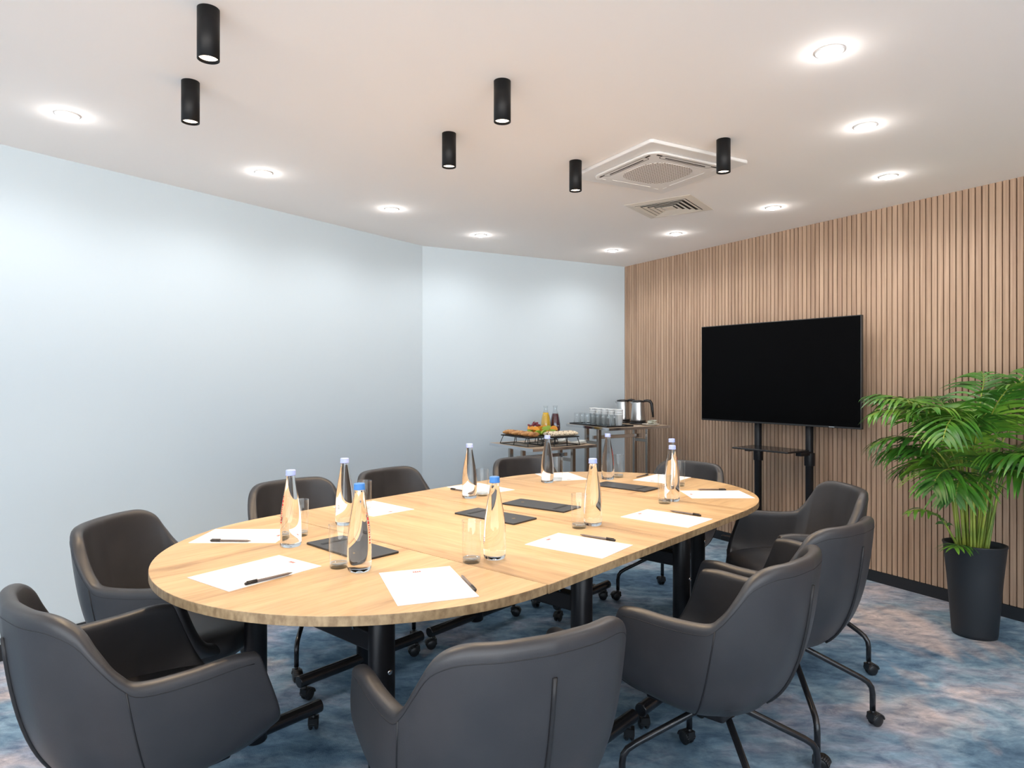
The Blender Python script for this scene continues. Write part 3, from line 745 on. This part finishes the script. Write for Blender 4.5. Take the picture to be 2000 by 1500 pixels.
# local frame: x along the screen, y = away from the viewer side
tv = thing('television', 'large black flat television, switched off, in front of the slatted wall', 'television', (TVL.x, TVL.y, 0.978), angT)
MB().box(0, WT, 0, 0.028, 0, 0.73).build('casing', M['bezel'], tv, bevel=0.003)
MB().box(0.006, WT-0.006, -0.0012, 0.001, 0.012, 0.724).build('display', M['screen'], tv)
MB().box(0.18, WT-0.18, 0.028, 0.058, 0.12, 0.50).build('rear_housing', M['black'], tv, bevel=0.01)
MB().box(WT*0.83, WT*0.86, -0.0025, 0.0, 0.004, 0.008).build('status_badge', M['chrome'], tv)
st = thing('screen_stand', 'black two-post rolling stand holding the television with a small shelf', 'stand', (TVL.x, TVL.y, 0), angT)
for x in (0.447, 0.849):
    MB().lathe([(0.026,0.09),(0.026,1.50),(0.0,1.50)], 24, Matrix.Translation((x, 0.086, 0))).build('post', M['metal_satin'], st)
    MB().lathe([(0.033,0.70),(0.034,0.705),(0.034,0.785),(0.033,0.79)], 24, Matrix.Translation((x, 0.086, 0))).build('clamp_collar', M['metal_satin'], st, bevel=0.003)
    MB().box(x-0.03, x+0.03, -0.25, 0.110, 0.05, 0.09).build('foot', M['metal_satin'], st, bevel=0.006)
    for y in (-0.22, 0.07):
        c = MB(); castor_mb(c, x, y, 0.6+y*3, 0.020, 0.052); c.build('castor', M['rubber'], st)
MB().box(0.13, 1.15, 0.066, 0.106, 0.05, 0.09).build('base_beam', M['metal_satin'], st, bevel=0.006)
MB().box(0.43, 0.87, 0.060, 0.112, 1.20, 1.26).build('mount_rail', M['metal_satin'], st)
sf = MB(); sf.box(0.42, 0.86, -0.19, 0.07, 0.800, 0.812)
sh_ = sf.build('shelf', M['metal'], st, bevel=0.004)
for x in (0.447, 0.849): MB().box(x-0.02, x+0.02, -0.05, 0.07, 0.775, 0.80).build('shelf_bracket', M['metal_satin'], st)

# ------------------------------------------------------------------ potted palm
PX, PY = 2.345, 3.40
pl = thing('potted_palm', 'tall green areca palm in a black tapered pot by the slatted wall', 'plant', (PX, PY, 0), math.radians(-32))
po = MB(); pr = [(0.0,0.0),(0.078,0.0),(0.086,0.004),(0.089,0.02),(0.108,0.30),(0.122,0.455),(0.125,0.462),(0.125,0.468),(0.118,0.468),(0.116,0.44),(0.112,0.405)]
po.lathe(pr, 48, None, 1.12, 0.92); po.build('pot', M['pot'], pl)
MB().lathe([(0.0,0.405),(0.113,0.40),(0.113,0.395),(0.0,0.395)], 32, None, 1.1, 0.9).build('soil', M['soil'], pl)
rg = random.Random(11)
def frond(base, az, lean, L, droop, stem_frac=0.45, leafL=0.24, nleaf=16):
    """arching stem with leaflets along its outer part; returns stem mesh + leaf mesh"""
    d = Vector((math.cos(az), math.sin(az), 0)); pts = []; p = Vector(base); th = lean; N_ = 22
    for k in range(N_+1):
        pts.append(p.copy()); t_ = k/N_
        th2 = th + droop*max(0, t_-0.36)**1.25*1.9
        p = p + (Vector((0,0,1))*math.cos(th2) + d*math.sin(th2))*(L/N_)
    sm = MB(); sm.tube(pts, [0.0065*(1-0.80*k/N_) + 0.0008 for k in range(N_+1)], 7)
    lf = MB(); side = Vector((-d.y, d.x, 0))
    k0 = stem_frac
    for j in range(nleaf):
        f = k0 + (1-k0)*(j+0.3)/nleaf; x = f*N_; i = min(int(x), N_-1); q = pts[i].lerp(pts[i+1], x-i); tg = (pts[min(i+1,N_)]-pts[i]).normalized()
        nrm = side.cross(tg).normalized()
        if nrm.z < 0: nrm = -nrm
        env = math.sin(PI*min(1, 0.22 + 0.75*(f-k0)/(1-k0)))**0.7
        for sgn in (-1, 1):
            ll = leafL*env*rg.uniform(0.8,1.1); wd = 0.0085*rg.uniform(0.8,1.2)
            dirv = (tg*rg.uniform(0.55,0.9) + side*sgn*rg.uniform(0.75,1.0) + nrm*rg.uniform(0.15,0.4)).normalized()
            c = [q.copy()]; dd = dirv.copy(); S = 6
            for s2 in range(S):
                dd = (dd + Vector((0,0,-1))*0.17*rg.uniform(0.8,1.5)).normalized(); c.append(c[-1] + dd*(ll/S))
            vs = []; 
            for s2, cc in enumerate(c):
                t2 = s2/S; wv = wd*(math.sin(PI*(0.12+0.88*t2)**0.8)**0.8 if t2 < 1 else 0.02) + 0.0006
                ax = (c[min(s2+1,S)] - c[max(s2-1,0)]).normalized(); wx = ax.cross(nrm)
                if wx.length < 1e-3: wx = side.copy()
                wx.normalize(); up_ = wx.cross(ax).normalized()*0.18*wv
                vs += [cc - wx*wv + up_, cc, cc + wx*wv + up_]
            fs = []
            for s2 in range(S): b0 = s2*3; fs += [(b0,b0+1,b0+4,b0+3),(b0+1,b0+2,b0+5,b0+4)]
            lf.add(vs, fs, True)
    return sm, lf
specs = []
nF = 32
for k in range(nF):
    az = 2*PI*k*0.381966 + rg.uniform(-0.2,0.2); ring_ = (k+0.5)/nF
    lean = 0.02 + 0.17*ring_ + rg.uniform(-0.03,0.04)
    L = rg.uniform(0.95, 1.22) if ring_ < 0.5 else rg.uniform(0.70, 0.98)
    specs.append((az, lean*(0.6 if math.cos(az-math.radians(212)) > 0.3 else 1.0), L*(0.92 if math.cos(az-math.radians(212)) > 0.3 else 1.0), rg.uniform(1.1,1.9) if ring_ < 0.4 else rg.uniform(1.7,2.7), 0.58))
specs += [(math.radians(180+32-5), 0.10, 1.06, 1.9, 0.62), (math.radians(180+32), 0.5, 0.42, 1.6, 0.4), (math.radians(180+32+30), 0.9, 0.22, 1.0, 0.4)]
wn_ = Vector((math.cos(math.radians(61.6)), math.sin(math.radians(61.6))))   # towards the wall
def keep_off(mb):
    out = []
    for v in mb.v:
        d_ = v[0]*wn_.x + v[1]*wn_.y
        if d_ > 0.24: 
            nd = 0.24 + 0.14*(1-math.exp(-(d_-0.24)/0.14)); out.append((v[0]+wn_.x*(nd-d_), v[1]+wn_.y*(nd-d_), v[2]))
        else: out.append(v)
    mb.v = out
for az, lean, L, dr, sf_ in specs:
    r0 = rg.uniform(0.01, 0.075); a0 = az + rg.uniform(-0.5,0.5)
    sm, lf = frond((r0*math.cos(a0), r0*0.8*math.sin(a0), 0.395), az, lean, L, dr, sf_, 0.25 if L > 0.6 else 0.12, 17 if L > 0.5 else 7)
    keep_off(sm); keep_off(lf)
    s_o = sm.build('frond_stem', M['stem'], pl); lf.build('leaflets', M['leaf'], s_o)

# ------------------------------------------------------------------ buffet tables
def buffet_table(name_label, N0, ex, ny, a, b, h, top_m):
    rz = math.atan2(ex.y, ex.x)
    t = thing('buffet_table', name_label, 'table', (N0.x, N0.y, 0), rz)
    MB().box(0, a, 0, b, h-0.018, h).build('top', top_m, t, bevel=0.002)
    ed = MB()
    for x0,x1,y0,y1 in ((-0.004,a+0.004,-0.004,0),(-0.004,a+0.004,b,b+0.004),(-0.004,0,0,b),(a,a+0.004,0,b)): ed.box(x0,x1,y0,y1,h-0.022,h-0.001)
    ed.build('mirror_edge', M['chrome'], t)
    for x in (0.06, a-0.06):
        for y in (b/2-0.085, b/2+0.085):
            MB().box(x-0.016, x+0.016, y-0.014, y+0.014, 0.035, h-0.018).build('leg', M['bronze'], t, bevel=0.003)
        MB().box(x-0.012, x+0.012, b/2-0.075, b/2+0.075, h-0.155, h-0.130).build('leg_link', M['bronze'], t)
        MB().box(x-0.018, x+0.018, 0.06, b-0.06, 0.0, 0.035).build('foot', M['bronze'], t, bevel=0.004)
    MB().box(0.06, a-0.06, b/2-0.012, b/2+0.012, h-0.115, h-0.085).build('stretcher', M['chrome'], t, bevel=0.003)
    return t, rz
LN, Le = Vector((0.156, 4.975)), Vector((0.829, 0.559)).normalized(); Ln = Vector((-Le.y, Le.x))
RN, Re = Vector((0.771, 5.32)), Vector((0.872, 0.49)).normalized(); Rn = Vector((-Re.y, Re.x))
HL, HR = 0.78, 0.91
buffet_table('low buffet table with mirrored edge in front of the back wall, holding bread and juice', LN, Le, Ln, 0.617, 0.60, HL, M['beige_wood'])
buffet_table('tall buffet table in the far corner, holding glasses and kettles', RN, Re, Rn, 0.64, 0.60, HR, M['beige_wood'])
def lp(e, n, z): p = LN + Le*e + Ln*n; return (p.x, p.y, z)
def rp_(e, n, z): p = RN + Re*e + Rn*n; return (p.x, p.y, z)
rzL, rzR = math.atan2(Le.y, Le.x), math.atan2(Re.y, Re.x)

def wire_rack(label, pos, rz, a, b, h):
    t = thing('wire_serving_rack', label, 'rack', pos, rz, 'black wire racks on the low buffet table')
    MB().box(-a, a, -b, b, h-0.008, h).build('board', M['black'], t, bevel=0.002)
    f = MB(); r = 0.003
    top = [(-a*.9,-b*.85),(a*.9,-b*.85),(a*.9,b*.85),(-a*.9,b*.85)]; bot = [(-a*1.02,-b*1.05),(a*1.02,-b*1.05),(a*1.02,b*1.05),(-a*1.02,b*1.05)]
    for k in range(4):
        f.cyl((*bot[k],r), (*bot[(k+1)%4],r), r, 8)
        f.cyl((*top[k],h-0.010), (*bot[k],r), r, 8)
        mx = ((top[k][0]+top[(k+1)%4][0])/2, (top[k][1]+top[(k+1)%4][1])/2); mb_ = ((bot[k][0]+bot[(k+1)%4][0])/2, (bot[k][1]+bot[(k+1)%4][1])/2)
        if k in (0,2): f.cyl((*mx,h-0.010), (*mb_,r), r, 8)
    f.build('wire_frame', M['metal'], t)
    return t
RH = 0.072
wire_rack('black wire rack on the left edge of the low buffet table under the brown rolls', lp(0.115, 0.31, HL), rzL+PI/2, 0.19, 0.075, RH)
wire_rack('black wire rack along the front of the low buffet table under the seeded rolls', lp(0.345, 0.105, HL), rzL, 0.125, 0.075, RH)
wire_rack('black wire rack behind the seeded rolls under the fruit', lp(0.315, 0.32, HL), rzL, 0.10, 0.085, RH)
wire_rack('black wire rack at the back right of the low buffet table under the juice carafes', lp(0.520, 0.47, HL), rzL, 0.088, 0.05, RH)
# rolls
def roll(name, mt, L, r, label, pos, rz, group, cat, bend=0.0, ridges=0):
    o = MB(); pts = []; rs = []; n_ = 16
    for k in range(n_+1):
        t_ = k/n_; x = (t_-0.5)*L; y = bend*(1-(2*t_-1)**2); pts.append((x, y, r*0.9)); 
        rs.append(r*max(0.12, math.sin(PI*min(max(t_,0.02),0.98))**0.45)*(1+0.10*math.sin(ridges*PI*t_) if ridges else 1))
    o.tube(pts, rs, 14); q = o.build(name, mt); q.location = pos; q.rotation_euler = (0,0,rz)
    return tag(q, label, cat, group)
zt2 = HL+RH
k = 0
wh = ['nearest the front', 'second from the front', 'in the middle', 'second from the back', 'at the back end']
for n_c in (0.15, 0.215, 0.28, 0.345, 0.41, 0.47):
    kind = k % 2
    roll('baguette_roll' if kind == 0 else 'croissant', M['crust'] if kind == 0 else M['pastry'], 0.13, 0.020, ('brown crusty roll ' if kind == 0 else 'golden pastry ') + 'on the left wire rack, ' + ['nearest the front','second from the front','third from the front','third from the back','second from the back','at the back end'][k],
         lp(0.115, n_c, zt2), rzL+0.25*(-1)**k, 'rolls on the left wire rack', 'bread', 0.012 if kind else 0.0, 12 if kind else 6); k += 1
for j, e_ in enumerate((0.245, 0.295, 0.345, 0.395, 0.442)):
    roll('seeded_roll', M['seeded'], 0.135, 0.0215, 'pale seeded roll on the front wire rack, ' + ['leftmost','second from the left','in the middle','second from the right','rightmost'][j],
         lp(e_, 0.105, zt2), rzL+PI/2+0.35, 'seeded rolls on the front wire rack', 'bread')
# fruit
fr_rng = random.Random(5)
def fruit_wedge(mt, name, label, pos, rz, tilt, r=0.028):
    o = MB(); P = []; n_ = 10
    arc = [(r*math.cos(PI*i/n_), r*math.sin(PI*i/n_)) for i in range(n_+1)]
    o.prism(arc, -0.007, 0.007); q = o.build(name, mt, bevel=0.002); q.location = pos; q.rotation_euler = (PI/2+tilt, 0.2, rz); return tag(q, label, 'fruit', 'cut fruit on the rack behind')
spots = [(0.25,0.28),(0.275,0.33),(0.30,0.27),(0.325,0.33),(0.35,0.28),(0.375,0.34),(0.30,0.38),(0.35,0.385),(0.395,0.28)]
for j, (e_, n_c) in enumerate(spots):
    mt, nm = ((M['orange'],'orange_wedge'),(M['orange'],'orange_wedge'),(M['green'],'pear_wedge'))[j%3] if j else (M['green'],'pear_wedge')
    fruit_wedge(mt, nm, ('orange' if nm.startswith('orange') else 'green pear') + ' wedge in the fruit pile behind the seeded rolls, ' + ['far left','left, behind the first','left of centre in front','centre','right of centre in front','right, at the back','back left','back right','far right'][j],
                lp(e_, n_c, zt2+0.003+0.0), rzL+fr_rng.uniform(-0.6,0.6), fr_rng.uniform(-0.25,0.25), 0.038)
gr = thing('grape_bunch', 'small bunch of dark red grapes topping the fruit pile', 'fruit', lp(0.27, 0.36, zt2+0.055), rzL)
gb = MB()
for j in range(22):
    gb.ball((fr_rng.gauss(0,0.017), fr_rng.gauss(0,0.014), 0.012+abs(fr_rng.gauss(0,0.014))), 0.0085, n=6)
gb.build('grapes', M['grape'], gr); MB().tube([(0,0,0.02),(0.004,0.002,0.04),(0.012,0.004,0.055)], 0.0015, 6).build('stalk', M['stem'], gr)
for j, (e_, n_c, r_, lab) in enumerate(((0.235,0.365,0.026,'left of the grapes'),(0.262,0.400,0.024,'behind the grapes at the left'))):
    q = MB().lathe([(0,0),(r_*.5,0.002),(r_*.95,r_*.5),(r_,r_*.95),(r_*.75,r_*1.6),(r_*.3,r_*1.85),(0,r_*1.75)], 20).build('green_apple', M['green']); q.location = lp(e_, n_c, zt2); tag(q, 'small green apple ' + lab, 'fruit', 'apples beside the grapes')
up_rng = random.Random(9)
names_ = ['front left','front centre','front right','centre left','centre','centre right','back left','back centre','back right']
for j, nm_ in enumerate(names_):
    e_ = 0.225 + 0.085*(j%3) + 0.02*up_rng.random(); n_c = 0.285 + 0.05*(j//3); kind = (j*7) % 4
    fruit_wedge(M['green'] if kind == 3 else M['orange'], 'pear_wedge' if kind == 3 else 'orange_wedge', ('green pear' if kind == 3 else 'orange') + ' wedge in the upper layer of the fruit pile, ' + nm_,
                lp(e_, n_c, zt2+0.036), rzL+up_rng.uniform(-0.9,0.9), up_rng.uniform(-0.4,0.4), 0.032)
# carafes
def carafe(label, pos, jm, fill):
    t = thing('juice_carafe', label, 'carafe', pos, 0, 'juice carafes on the rear rack')
    prof = [(0.038,0.0),(0.0425,0.004),(0.0445,0.03),(0.043,0.07),(0.037,0.115),(0.0285,0.150),(0.0185,0.180),(0.0165,0.200),(0.0215,0.222)]
    MB().lathe([(0.0,0.001)] + prof + [(0.0202,0.222),(0.0152,0.200),(0.0172,0.180),(0.0273,0.150),(0.0358,0.115),(0.0417,0.07),(0.043,0.03),(0.039,0.006),(0.0,0.005)], 32).build('glass_body', M['tumbler'], t)
    jp = [(0.0,0.0055),(0.0375,0.0065)] + [(r-0.0017, z) for r, z in prof[2:] if z < fill]
    jp += [(jp[-1][0]-0.004, fill), (0.0, fill)]
    MB().lathe(jp, 32).build('juice', jm, t)
    return t
carafe('glass carafe of yellow orange juice beside the fruit', lp(0.470, 0.470, zt2), M['juice_yellow'], 0.165)
carafe('glass carafe of dark red cherry juice, right of the yellow one', lp(0.570, 0.470, zt2), M['juice_red'], 0.155)
# plates with napkins and cutlery
def plate(label, pos, rz, napk_label, r=0.070):
    t = MB().lathe([(0.0,0.0),(r*.6,0.0),(r*.66,0.003),(r*.97,0.011),(r,0.0125),(r*.97,0.0135),(r*.66,0.006),(0.0,0.005)], 40).build('side_plate', M['china']); t.location = pos
    tag(t, label, 'plate', 'side plates on the buffet')
    q = thing('folded_napkin', napk_label, 'napkin', (pos[0], pos[1], pos[2]+0.0145), rz, 'folded napkins on the plates')
    b_ = MB(); n_ = 8
    for k_ in range(3):
        T = Matrix.Translation((0.004*k_, 0, 0.003*k_)) @ Matrix.Rotation(0.18*k_, 4, 'Z') @ Matrix.Rotation(-0.04*k_, 4, 'Y')
        b_.prism([(-0.055,-0.03),(0.062,-0.022),(0.05,0.03),(-0.05,0.028)], 0, 0.0022, T)
    b_.build('folds', M['napkin'], q, bevel=0.0006)
    fk = MB(); fk.box(-0.05,0.085,-0.003,0.003,0.0090,0.0108); 
    for y_ in (-0.006,-0.002,0.002,0.006): fk.box(0.085,0.112,y_-0.001,y_+0.001,0.0090,0.0104)
    fk.box(0.080,0.086,-0.007,0.007,0.0090,0.0105); q2 = fk.build('fork', M['steel']); q2.location = (pos[0], pos[1], pos[2]+0.0145); q2.rotation_euler = (0,0,rz+0.3)
    tag(q2, 'steel fork on the ' + label.replace('cream side ', '').replace(' of the low buffet table', ' of the low buffet'), 'fork', 'forks on the plates')
plate('cream side plate at the back right of the low buffet table', lp(0.495, 0.295, HL), rzL+0.1, 'white folded napkin on the rear plate of the low buffet table')
plate('cream side plate at the front right corner of the low buffet table', lp(0.535, 0.125, HL), rzL-0.2, 'white folded napkin on the front plate of the low buffet table')
# tray of glasses and cups
ty = MB(); ty.box(0.0, 0.27, 0.0, 0.53, 0.0, 0.006); 
for x0,x1,y0,y1 in ((0,.27,0,.006),(0,.27,.524,.53),(0,.006,0,.53),(.264,.27,0,.53)): ty.box(x0,x1,y0,y1,0.006,0.012)
q = ty.build('serving_tray', M['metal']); p0 = rp_(0.005, 0.035, HR); q.location = p0; q.rotation_euler = (0,0,rzR); tag(q, 'black rectangular tray under the glasses and paper cups on the tall buffet table', 'tray')
tt = thing('upturned_tumbler', '', 'glass', group='tumblers on the tray')
MB().lathe([(0.029,0.0),(0.030,0.0),(0.0265,0.088),(0.0255,0.092),(0.0,0.092),(0.0,0.082),(0.0245,0.080)], 24).build('glass_body', M['tumbler'], tt)
first = True
rows = ['front','second','third','fourth','fifth','sixth','rearmost']
for a_ in range(2):
    for b_i in range(7):
        place(tt, first, rp_(0.045+a_*0.066, 0.075+b_i*0.072, HR+0.0065), 0, 'clear tumbler on the black tray, %s in the %s row' % (rows[b_i], ['left','right'][a_])); first = False
cu = None
for b_i in range(5):
    for h_ in range(3):
        pos = rp_(0.185, 0.11+b_i*0.088, HR+0.0065+h_*0.020)
        if cu is None:
            cu = MB().lathe([(0.024,0.0),(0.0255,0.001),(0.0345,0.088),(0.0360,0.089),(0.0360,0.0925),(0.0338,0.092),(0.0245,0.006),(0.0,0.006)], 28).build('paper_cup', M['cup']); c_ = cu
        else: c_ = cu.copy(); COL.objects.link(c_)
        c_.location = pos
        tag(c_, 'white paper cup, %s of the %s stack on the tray' % (['bottom','middle','top'][h_], ['front','second','third','fourth','rear'][b_i]), 'cup', 'paper cups stacked on the tray')
# kettles
def make_kettle():
    t = thing('electric_kettle', '', 'kettle', group='kettles on the tall buffet table')
    MB().lathe([(0.0,0.0),(0.070,0.0),(0.074,0.004),(0.074,0.014),(0.064,0.018),(0.0,0.018)], 36).build('power_base', M['kettle_black'], t)
    bd = MB(); bd.lathe([(0.0,0.019),(0.062,0.019),(0.0635,0.026),(0.060,0.08),(0.052,0.185),(0.0515,0.190),(0.0,0.190)], 40)
    bd.add([(-0.048,-0.018,0.165),(-0.048,0.018,0.165),(-0.072,0.0,0.190),(-0.048,-0.022,0.190),(-0.048,0.022,0.190)], [(0,2,1),(0,3,2),(1,2,4),(2,3,4)], True)
    bd.build('body', M['steel'], t)
    MB().lathe([(0.0515,0.190),(0.053,0.191),(0.050,0.202),(0.02,0.207),(0.0,0.207)], 36).build('lid', M['kettle_black'], t)
    MB().tube([(0.045,0,0.198),(0.075,0,0.203),(0.100,0,0.198),(0.112,0,0.178),(0.120,0,0.120),(0.126,0,0.060)], [0.010,0.012,0.013,0.013,0.0115,0.009], 12).build('handle', M['kettle_black'], t)
    MB().lathe([(0.0635,0.020),(0.0655,0.021),(0.0650,0.034),(0.062,0.036)], 36).build('lower_band', M['kettle_black'], t)
    return t
kt = make_kettle()
place(kt, True, rp_(0.505, 0.250, HR), math.radians(-8), 'stainless steel kettle with black handle, front one of the pair by the slatted wall')
place(kt, False, rp_(0.500, 0.455, HR), math.radians(-20), 'stainless steel kettle with black handle, rear one partly behind the other')
t_ = MB().lathe([(0.0,0.0),(0.045,0.0),(0.05,0.003),(0.072,0.010),(0.075,0.0115),(0.072,0.0125),(0.05,0.006),(0.0,0.005)], 40).build('side_plate', M['china']); t_.location = rp_(0.50, 0.085, HR)
tag(t_, 'cream plate of tea sachets in front of the kettles', 'plate')
sg = random.Random(2)
for j in range(7):
    q = MB().box(-0.028,0.028,-0.020,0.020,0,0.004).build('tea_sachet', M['sachet'], bevel=0.001)
    q.location = rp_(0.50+sg.uniform(-0.03,0.035), 0.085+sg.uniform(-0.03,0.03), HR+0.0125+j*0.0045); q.rotation_euler = (sg.uniform(-0.1,0.1), sg.uniform(-0.15,0.15), sg.uniform(0,3)); tag(q, 'pale tea sachet in the pile on the plate by the kettles', 'sachet', 'tea sachets on the plate')
